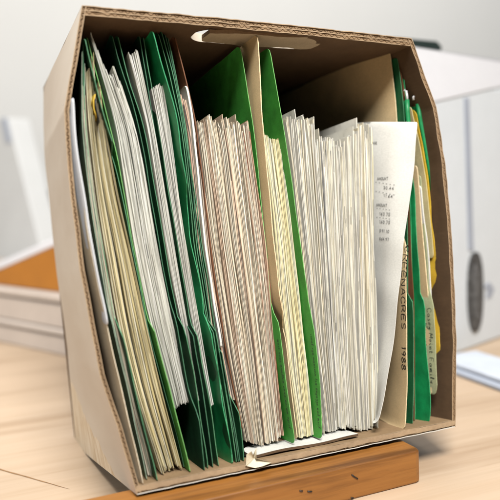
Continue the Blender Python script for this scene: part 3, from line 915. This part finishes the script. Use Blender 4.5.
folder('crumpled yellow folder near the right side panel', [
    dict(pts=[(415, 108, .022), (422.5, 145, .022), (428, 180, .022), (433, 230, .022), (436.5, 262, .021), (439, 300, .020), (440.5, 350, .020), (441, 398, .022)], mat=M['yellow'], crumple=.0007, wav=.0002, floor=False, rc=.008),
    dict(pts=[(411, 106), (419, 140), (426, 180), (431, 230), (434, 258)], mat=M['cream'], y=.0222, floor=False)])
o = sheet('torn_card', [(438, 254, .024), (442.5, 262, .021), (443, 280, .020), (442, 300, .020), (444.5, 322, .020), (443, 350, .020), (445, 380, .020), (443, 400, .023)], M['cream'], t=.0008, wav=.0007, floor=False, seed=36)
tag(o, 'wavy edged cream card between the yellow folder and the right side panel', 'card')
hanging('thin emerald hanging folder beside the right side panel, with a curled metal hook', [(417, 103), (421, 125), (427, 160), (431, 195), (435, 235), (438, 275), (443, 330), (444, 398)],
        EM, .0225, [(418, 104), (420, 118), (424, 138), (428, 160), (432, 190)], [(434, 392), (433.5, 402), (433, 413)], [(418, 105), (417, 98), (415.5, 95.5), (413.5, 97), (413.5, 100)], 42)

# ================================================================== support and surroundings (world frame)
I4 = Matrix.Identity(4)
# batten
bt = on_table(422, 482); bl = on_table(375, 494)
bx = (bt - bl); bx.z = 0; bx.normalize(); by = Vector((-bx.y, bx.x, 0))
def bevel_prism(outline, origin, ax, ay, z0, z1):
    mb = MB()
    lo = [mb.vert(origin + ax * a + ay * b + Vector((0, 0, z0))) for a, b in outline]
    hi = [mb.vert(origin + ax * a + ay * b + Vector((0, 0, z1))) for a, b in outline]
    mb.face(lo[::-1]); mb.face(hi)
    for i in range(len(lo)):
        j = (i + 1) % len(lo); mb.face([lo[i], lo[j], hi[j], hi[i]])
    return mb
def wood_mat(name, c, c2, scale, ang, ring=.5, rough=.45, marks=False):
    m, n, b = new_mat(name, rough)
    r = (0, 0, ang)
    g1 = mapped_noise(n, scale, 6, .62, (.06, 1, 1), r)
    g2 = mapped_noise(n, scale * 7, 3, .6, (.03, 1, 1), r)
    big = mapped_noise(n, 3.0, 3, .5, (.5, 1, 1), r)
    col = ramp(n, g1, [(.36, c2), (.50, c), (.66, tuple(min(1, x * 1.08) for x in c))])
    col = mixc(n, .75 if marks else .45, col, ramp(n, g2, [(.3, (.86, .80, .72)), (.6, (1.02, 1.02, 1.02))]), 'MULTIPLY')
    col = mixc(n, .5, col, ramp(n, big, [(.3, (.90, .86, .80)), (.65, (1.03, 1.03, 1.03))]), 'MULTIPLY')
    if marks:
        sp = mapped_noise(n, 60, 1, .4, (.5, 1, 1), r)
        col = mixc(n, ramp(n, sp, [(.79, (0, 0, 0)), (.82, (1, 1, 1))]), col, tuple(x * .25 for x in c))
    n.links.new(col, b.inputs['Base Color'])
    bump(n, b, g2, .25 if marks else .08, .0006)
    return m
M['batten'] = wood_mat('varnished_pine', lin(150, 100, 46), lin(98, 60, 24), 46, math.atan2(bx.y, bx.x) * -1, rough=.4, marks=True)
BH = .0295
mb = bevel_prism([(-.36, 0), (-.006, 0), (-.0015, .0015), (0, .006), (0, .044), (-.004, .048), (-.36, .048)], bt, bx, by, 0, BH)
o = mb.build('wooden_batten', M['batten'], frame=I4, bevel=.0018)
tag(o, 'orange varnished wooden batten under the front edge of the cardboard box', 'wood block')

def on_front(u, v):
    o_ = CAM_W.translation; d = CAM_W.to_3x3() @ Vector(((u - 250) / FPX, -(v - 250) / FPX, -1))
    return o_ + d * ((bt - o_).dot(by) / d.dot(by)) - by * .0004
mb = MB(); mb.tube([on_front(351.5, 474.5), on_front(354, 476.5), on_front(357.5, 478.5)], .0006, n=6); mb.build('staple', M['blackbits'], o, frame=I4)
for u, v, du in ((301, 490.5, 1.6), (309.5, 491, 2.2), (352, 497.5, 1.2)):
    mb = MB(); mb.tube([on_front(u - du, v), on_front(u, v + .4), on_front(u + du, v + .2)], .0006, n=6); mb.build('nick', M['blackbits'], o, frame=I4)

# table
ga, gb = on_table(0, 418), on_table(75, 432)
gang = math.atan2(gb.y - ga.y, gb.x - ga.x)
m = wood_mat('pale_plywood', lin(188, 165, 140), lin(164, 138, 111), 14, -gang, rough=.5)
# dark scratch along the grain
n = m.node_tree; b = n.nodes['Principled BSDF']
s0, s1 = on_table(-30, 461), on_table(70, 489.5)
dd = (s1 - s0); ln_ = dd.length; sa = math.atan2(dd.y, dd.x)
mb = MB()
rows = []
for k in range(40):
    t = k / 39
    p = s0.lerp(s1, t); w = .0011 * (1 - t ** 3) * (.75 + .5 * noise.noise(Vector((t * 14, 1, 1)))) + .0001
    nn = Vector((-dd.y, dd.x, 0)).normalized()
    off = nn * .0006 * noise.noise(Vector((t * 6, 4, 1)))
    rows.append([p + nn * w + off + Vector((0, 0, .0004)), p - nn * w + off + Vector((0, 0, .0004))])
mb.grid(rows)
tb = MB(); tb.box((-1.3, -.9, -.03), (1.5, 1.75, 0))
table = tb.build('table', m, frame=I4, base=(0, 0, 0))
tag(table, 'pale plywood table top under everything', 'table', kind='structure')
crk = card_mat('dark_split', lin(140, 104, 66), .4, 300, .9)
o = mb.build('split', crk, table, frame=I4, recalc=False)

# wall
wm = simple('painted_wall', (.66, .648, .62), .9, .02, 2)
wb = MB(); wb.box((-4, 2.3, -1), (5, 2.4, 3.6))
o = wb.build('wall', wm, frame=I4); tag(o, 'plain off white wall behind the table', 'wall', kind='structure')

WB = simple('white_carton', lin(212, 217, 221), .6, .03, 14)
WB2 = simple('white_carton_lid', lin(226, 227, 232), .6, .02, 14)
PK = simple('pinkish_carton', lin(196, 183, 172), .7, .05, 16)
OR = simple('orange_kraft', lin(176, 112, 32), .7, .06, 20)
GY = simple('shade_grey', lin(170, 170, 166), .7, .05, 12)
DK = simple('dark_green_plastic', (.012, .022, .018), .5, .1, 20)
SL = simple('grey_slot', lin(162, 168, 180), .7, .05, 20)
HI = card_mat('hand_hole_grey', (.11, .11, .11), .6, 120, .7)  # mottled grey of the hand hole insert
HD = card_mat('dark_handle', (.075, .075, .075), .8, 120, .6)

# left: two flat cartons, an open orange carton, a leaning binder
a0, a1 = on_table(0, 343), on_table(68, 358)
ex = (a1 - a0); ex.z = 0; ex.normalize(); ey = Vector((-ex.y, ex.x, 0))
h1 = height_over(a0, 319); h2 = height_over(a0, 287)
def lay(o_, ax, ay, a, b, d0, d1, z0, z1):
    return bevel_prism([(a, d0), (b, d0), (b, d1), (a, d1)], o_, ax, ay, z0, z1)
def carton(name, label, o_, ax, ay, a, b, d0, d1, z0, z1, mat, lidmat, group=None, lid=.35):
    root = empty(name, o_ + ax * (a + b) / 2 + Vector((0, 0, z0)), I4); tag(root, label, 'box', group)
    zl = z1 - (z1 - z0) * lid
    lay(o_, ax, ay, a + .004, b - .004, d0 + .004, d1 - .004, z0, zl + .004).build('body', mat, root, frame=I4, bevel=.003)
    lay(o_, ax, ay, a, b, d0, d1, zl + .006, z1).build('lid', lidmat, root, frame=I4, bevel=.004)
    return root
carton('flat_carton', 'flat pinkish white carton, lower of the pair behind on the left', a0, ex, ey, -.5, .32, 0, .3, 0, h1 - .001, PK, PK, 'flat cartons')
carton('flat_carton', 'flat pinkish white carton lying on another, under the orange one', a0, ex, ey, -.5, .32, .003, .3, h1, h2 - .001, PK, PK, 'flat cartons')
# orange carton: a wedge sloping up to the right
def hgt_at(u, v, d):                              # a0-frame coordinates for a point of the vertical plane at depth d
    o_ = CAM_W.translation; dr = CAM_W.to_3x3() @ Vector(((u - 250) / FPX, -(v - 250) / FPX, -1))
    s = ((a0 + ey * d - o_).dot(ey)) / dr.dot(ey)
    p = o_ + dr * s
    return (p - a0).dot(ex), p.z
dW = .02
pts_ = [hgt_at(-60, 291, dW), hgt_at(110, 312, dW), hgt_at(110, 223, dW), hgt_at(58, 245, dW), hgt_at(0, 270, dW), hgt_at(-50, 289, dW)]
pts_[0] = (pts_[0][0], h2); pts_[1] = (pts_[1][0], h2)
def wedge(poly, d0, d1):
    mb = MB()
    A = [mb.vert(a0 + ex * a + ey * d0 + Vector((0, 0, z))) for a, z in poly]
    B = [mb.vert(a0 + ex * a + ey * d1 + Vector((0, 0, z))) for a, z in poly]
    mb.face(A); mb.face(B[::-1])
    for i in range(len(A)):
        j = (i + 1) % len(A); mb.face([A[i], B[i], B[j], A[j]])
    return mb
root = empty('open_carton', a0 + ex * .1 + Vector((0, 0, h2)), I4)
tag(root, 'open carton with a sloping orange brown side and white cover, behind on the left', 'box')
wedge(pts_, dW, .26).build('carton_side', OR, root, frame=I4, bevel=.002)
cv = [(a, z + .003) for a, z in (pts_[2], pts_[3], pts_[4], pts_[5])]
cv = cv + [(a, z + .014) for a, z in cv[::-1]]
wedge(cv, dW + .008, .27).build('cover', WB2, root, frame=I4, bevel=.002)
# leaning white binder behind, and a grey block standing in for the shade behind that
pb_ = [hgt_at(-80, 268, .30), hgt_at(40, 262, .30), hgt_at(8, 118, .30), hgt_at(-80, 122, .30)]
ob = empty('leaning_binder', a0 + ex * -.1 + ey * .3, I4); tag(ob, 'white binder leaning behind the open carton, mostly out of the picture', 'binder')
WB = simple('white_binder', lin(200, 200, 198), .6, .03, 14); pb_[0] = (pb_[0][0], .0); pb_[1] = (pb_[1][0] + .05, .0)
wedge(pb_, .30, .36).build('spine', WB, ob, frame=I4, bevel=.004)
sl = [hgt_at(1, 118, .298), hgt_at(6, 118, .298), hgt_at(11, 142, .298), hgt_at(6, 143, .298)]
wedge(sl, .2975, .305).build('finger_slot', SL, ob, frame=I4)
pg_ = [hgt_at(25, 262, .42), hgt_at(85, 262, .42), hgt_at(85, 188, .42), hgt_at(30, 190, .42)]
pg_[0] = (pg_[0][0], 0); pg_[1] = (pg_[1][0], 0)
go = wedge(pg_, .42, .6).build('shade_block', GY, frame=I4, bevel=.004); tag(go, 'grey block standing in for the shade behind the leaning binder on the left', 'box')

WB = simple('white_carton', lin(214, 219, 223), .6, .03, 14)
# right: tall white archive carton with lid, grey stripe and dark hand hole
r0, r1 = on_table(456, 354), on_table(500, 338)
fx = (r1 - r0); fx.z = 0; fx.normalize(); fy = Vector((-fx.y, fx.x, 0))
def rc_at(u, v, d=0):
    o_ = CAM_W.translation; dr = CAM_W.to_3x3() @ Vector(((u - 250) / FPX, -(v - 250) / FPX, -1))
    s = ((r0 + fy * d - o_).dot(fy)) / dr.dot(fy)
    p = o_ + dr * s
    return (p - r0).dot(fx), p.z
def rprism(poly, d0, d1):
    mb = MB()
    A = [mb.vert(r0 + fx * a + fy * d0 + Vector((0, 0, z))) for a, z in poly]
    B = [mb.vert(r0 + fx * a + fy * d1 + Vector((0, 0, z))) for a, z in poly]
    mb.face(A); mb.face(B[::-1])
    for i in range(len(A)):
        j = (i + 1) % len(A); mb.face([A[i], B[i], B[j], A[j]])
    return mb
root = empty('archive_carton', r0 + fx * .1, I4)
tag(root, 'tall white archive carton with lid and dark hand hole, behind on the right', 'box')
xl, _z = rc_at(405, 300); xr = xl + .52
zt = rc_at(470, 92)[1]
lidz = rc_at(470, 57)[1]
rprism([(xl, 0), (xr, 0), (xr, zt + .01), (xl, zt + .01)], 0, .3).build('body', WB, root, frame=I4, bevel=.004)
la, lb = rc_at(437, 101), rc_at(500, 86)
k = (lb[1] - la[1]) / (lb[0] - la[0])
rprism([(xl - .01, la[1] + k * (xl - .01 - la[0])), (xr + .01, la[1] + k * (xr - la[0])), (xr + .01, lidz + .002), (xl - .01, lidz)], -.0014, .31).build('lid', WB2, root, frame=I4, bevel=.001)
s_ = [rc_at(463.5, 98), rc_at(468.5, 98), rc_at(473, 250), rc_at(468, 250)]
rprism(s_, -.0015, .004).build('grey_stripe', SL, root, frame=I4)  # blue grey stripe down the carton face
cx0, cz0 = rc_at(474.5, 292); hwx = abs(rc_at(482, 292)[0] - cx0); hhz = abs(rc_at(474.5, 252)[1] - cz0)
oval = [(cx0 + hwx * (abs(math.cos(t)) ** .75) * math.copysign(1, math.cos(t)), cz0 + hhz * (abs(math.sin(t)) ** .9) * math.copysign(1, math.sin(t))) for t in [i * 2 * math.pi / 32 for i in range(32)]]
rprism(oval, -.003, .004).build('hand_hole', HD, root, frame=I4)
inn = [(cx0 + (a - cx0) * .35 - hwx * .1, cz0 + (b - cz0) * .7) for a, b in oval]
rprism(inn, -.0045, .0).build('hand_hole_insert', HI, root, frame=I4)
mk = [rc_at(484, 286), rc_at(489, 282), rc_at(494, 289), rc_at(491, 297), rc_at(486, 299), rc_at(487, 292)]
rprism(mk, -.001, .004).build('printed_mark', SL, root, frame=I4)
# dark thing lying on the lid
d_ = [rc_at(395, 55, .05), rc_at(440, 56, .05), rc_at(443, 48, .05), rc_at(438, 42, .05), rc_at(395, 38, .05)]
zz = min(b for a, b in d_); d_ = [(a, b - zz + lidz + .001) for a, b in d_]
o = rprism(d_, .05, .2).build('dark_pouch', DK, frame=I4, bevel=.003); tag(o, 'dark green pouch lying on top of the white archive carton', 'pouch')
PD = simple('grey_white_paper', lin(192, 197, 206), .7, .06, 30)
# pad of paper on the table
q0, q1 = on_table(448, 373), on_table(500, 392)
gx = (q1 - q0); gx.z = 0; gx.normalize(); gy = Vector((-gx.y, gx.x, 0))
root = empty('document_tray', q0 + gx * .1, I4); tag(root, 'shallow grey blue tray of white paper on the table at far right', 'tray')
bevel_prism([(-.05, 0), (.4, 0), (.4, .09), (-.05, .09)], q0, gx, gy, 0, .006).build('tray_base', SL, root, frame=I4, bevel=.002)
bevel_prism([(-.045, .012), (.39, .012), (.39, .085), (-.045, .085)], q0, gx, gy, .0062, .012).build('paper_pad', PD, root, frame=I4, bevel=.002)

# ================================================================== light, world, camera
w = bpy.data.worlds.new('World'); scene.world = w; w.use_nodes = True
bg = w.node_tree.nodes['Background']; bg.inputs[0].default_value = (.95, .97, 1, 1); bg.inputs[1].default_value = .07
def area(name, loc, target, size, power, col=(1, 1, 1), sy=None):
    l = bpy.data.lights.new(name, 'AREA'); l.energy = power; l.color = col
    l.shape = 'RECTANGLE'; l.size = size; l.size_y = sy or size
    o = bpy.data.objects.new(name, l); COL.objects.link(o)
    o.location = loc
    o.rotation_euler = (Vector(target) - Vector(loc)).to_track_quat('-Z', 'Y').to_euler()
    return o
area('front_lamp', (-.34, -1.25, 2.1), (0, .0, .15), .8, 120, (1, .985, .96))
area('overhead_fill', (.1, 1.1, 2.4), (.1, 1.1, 0), 1.6, 16, (1, .98, .95))  # unseen overhead fill, added to brighten the table and background
area('wall_fill', (1.5, .7, 2.6), (1.7, 2.3, 1.3), 1.8, 48, (.98, .99, 1))  # unseen fill, added only to brighten the back wall
area('left_fill', (-2.4, .3, 1.2), (0, .4, .2), 1.4, 24, (.95, .98, 1))  # unseen soft fill, added to lift the box's left panel

cam = bpy.data.cameras.new('camera'); co = bpy.data.objects.new('camera', cam); COL.objects.link(co)
co.matrix_world = CAM_W
cam.sensor_width = 36; cam.lens = FPX / 500 * 36
cam.clip_start = .02; cam.clip_end = 50
cam.dof.use_dof = True; cam.dof.focus_distance = .635; cam.dof.aperture_fstop = 4.0
scene.camera = co
scene.cycles.diffuse_bounces = 1
scene.view_settings.view_transform = 'Standard'; scene.view_settings.look = 'None'
scene.view_settings.exposure = 0; scene.view_settings.gamma = 1
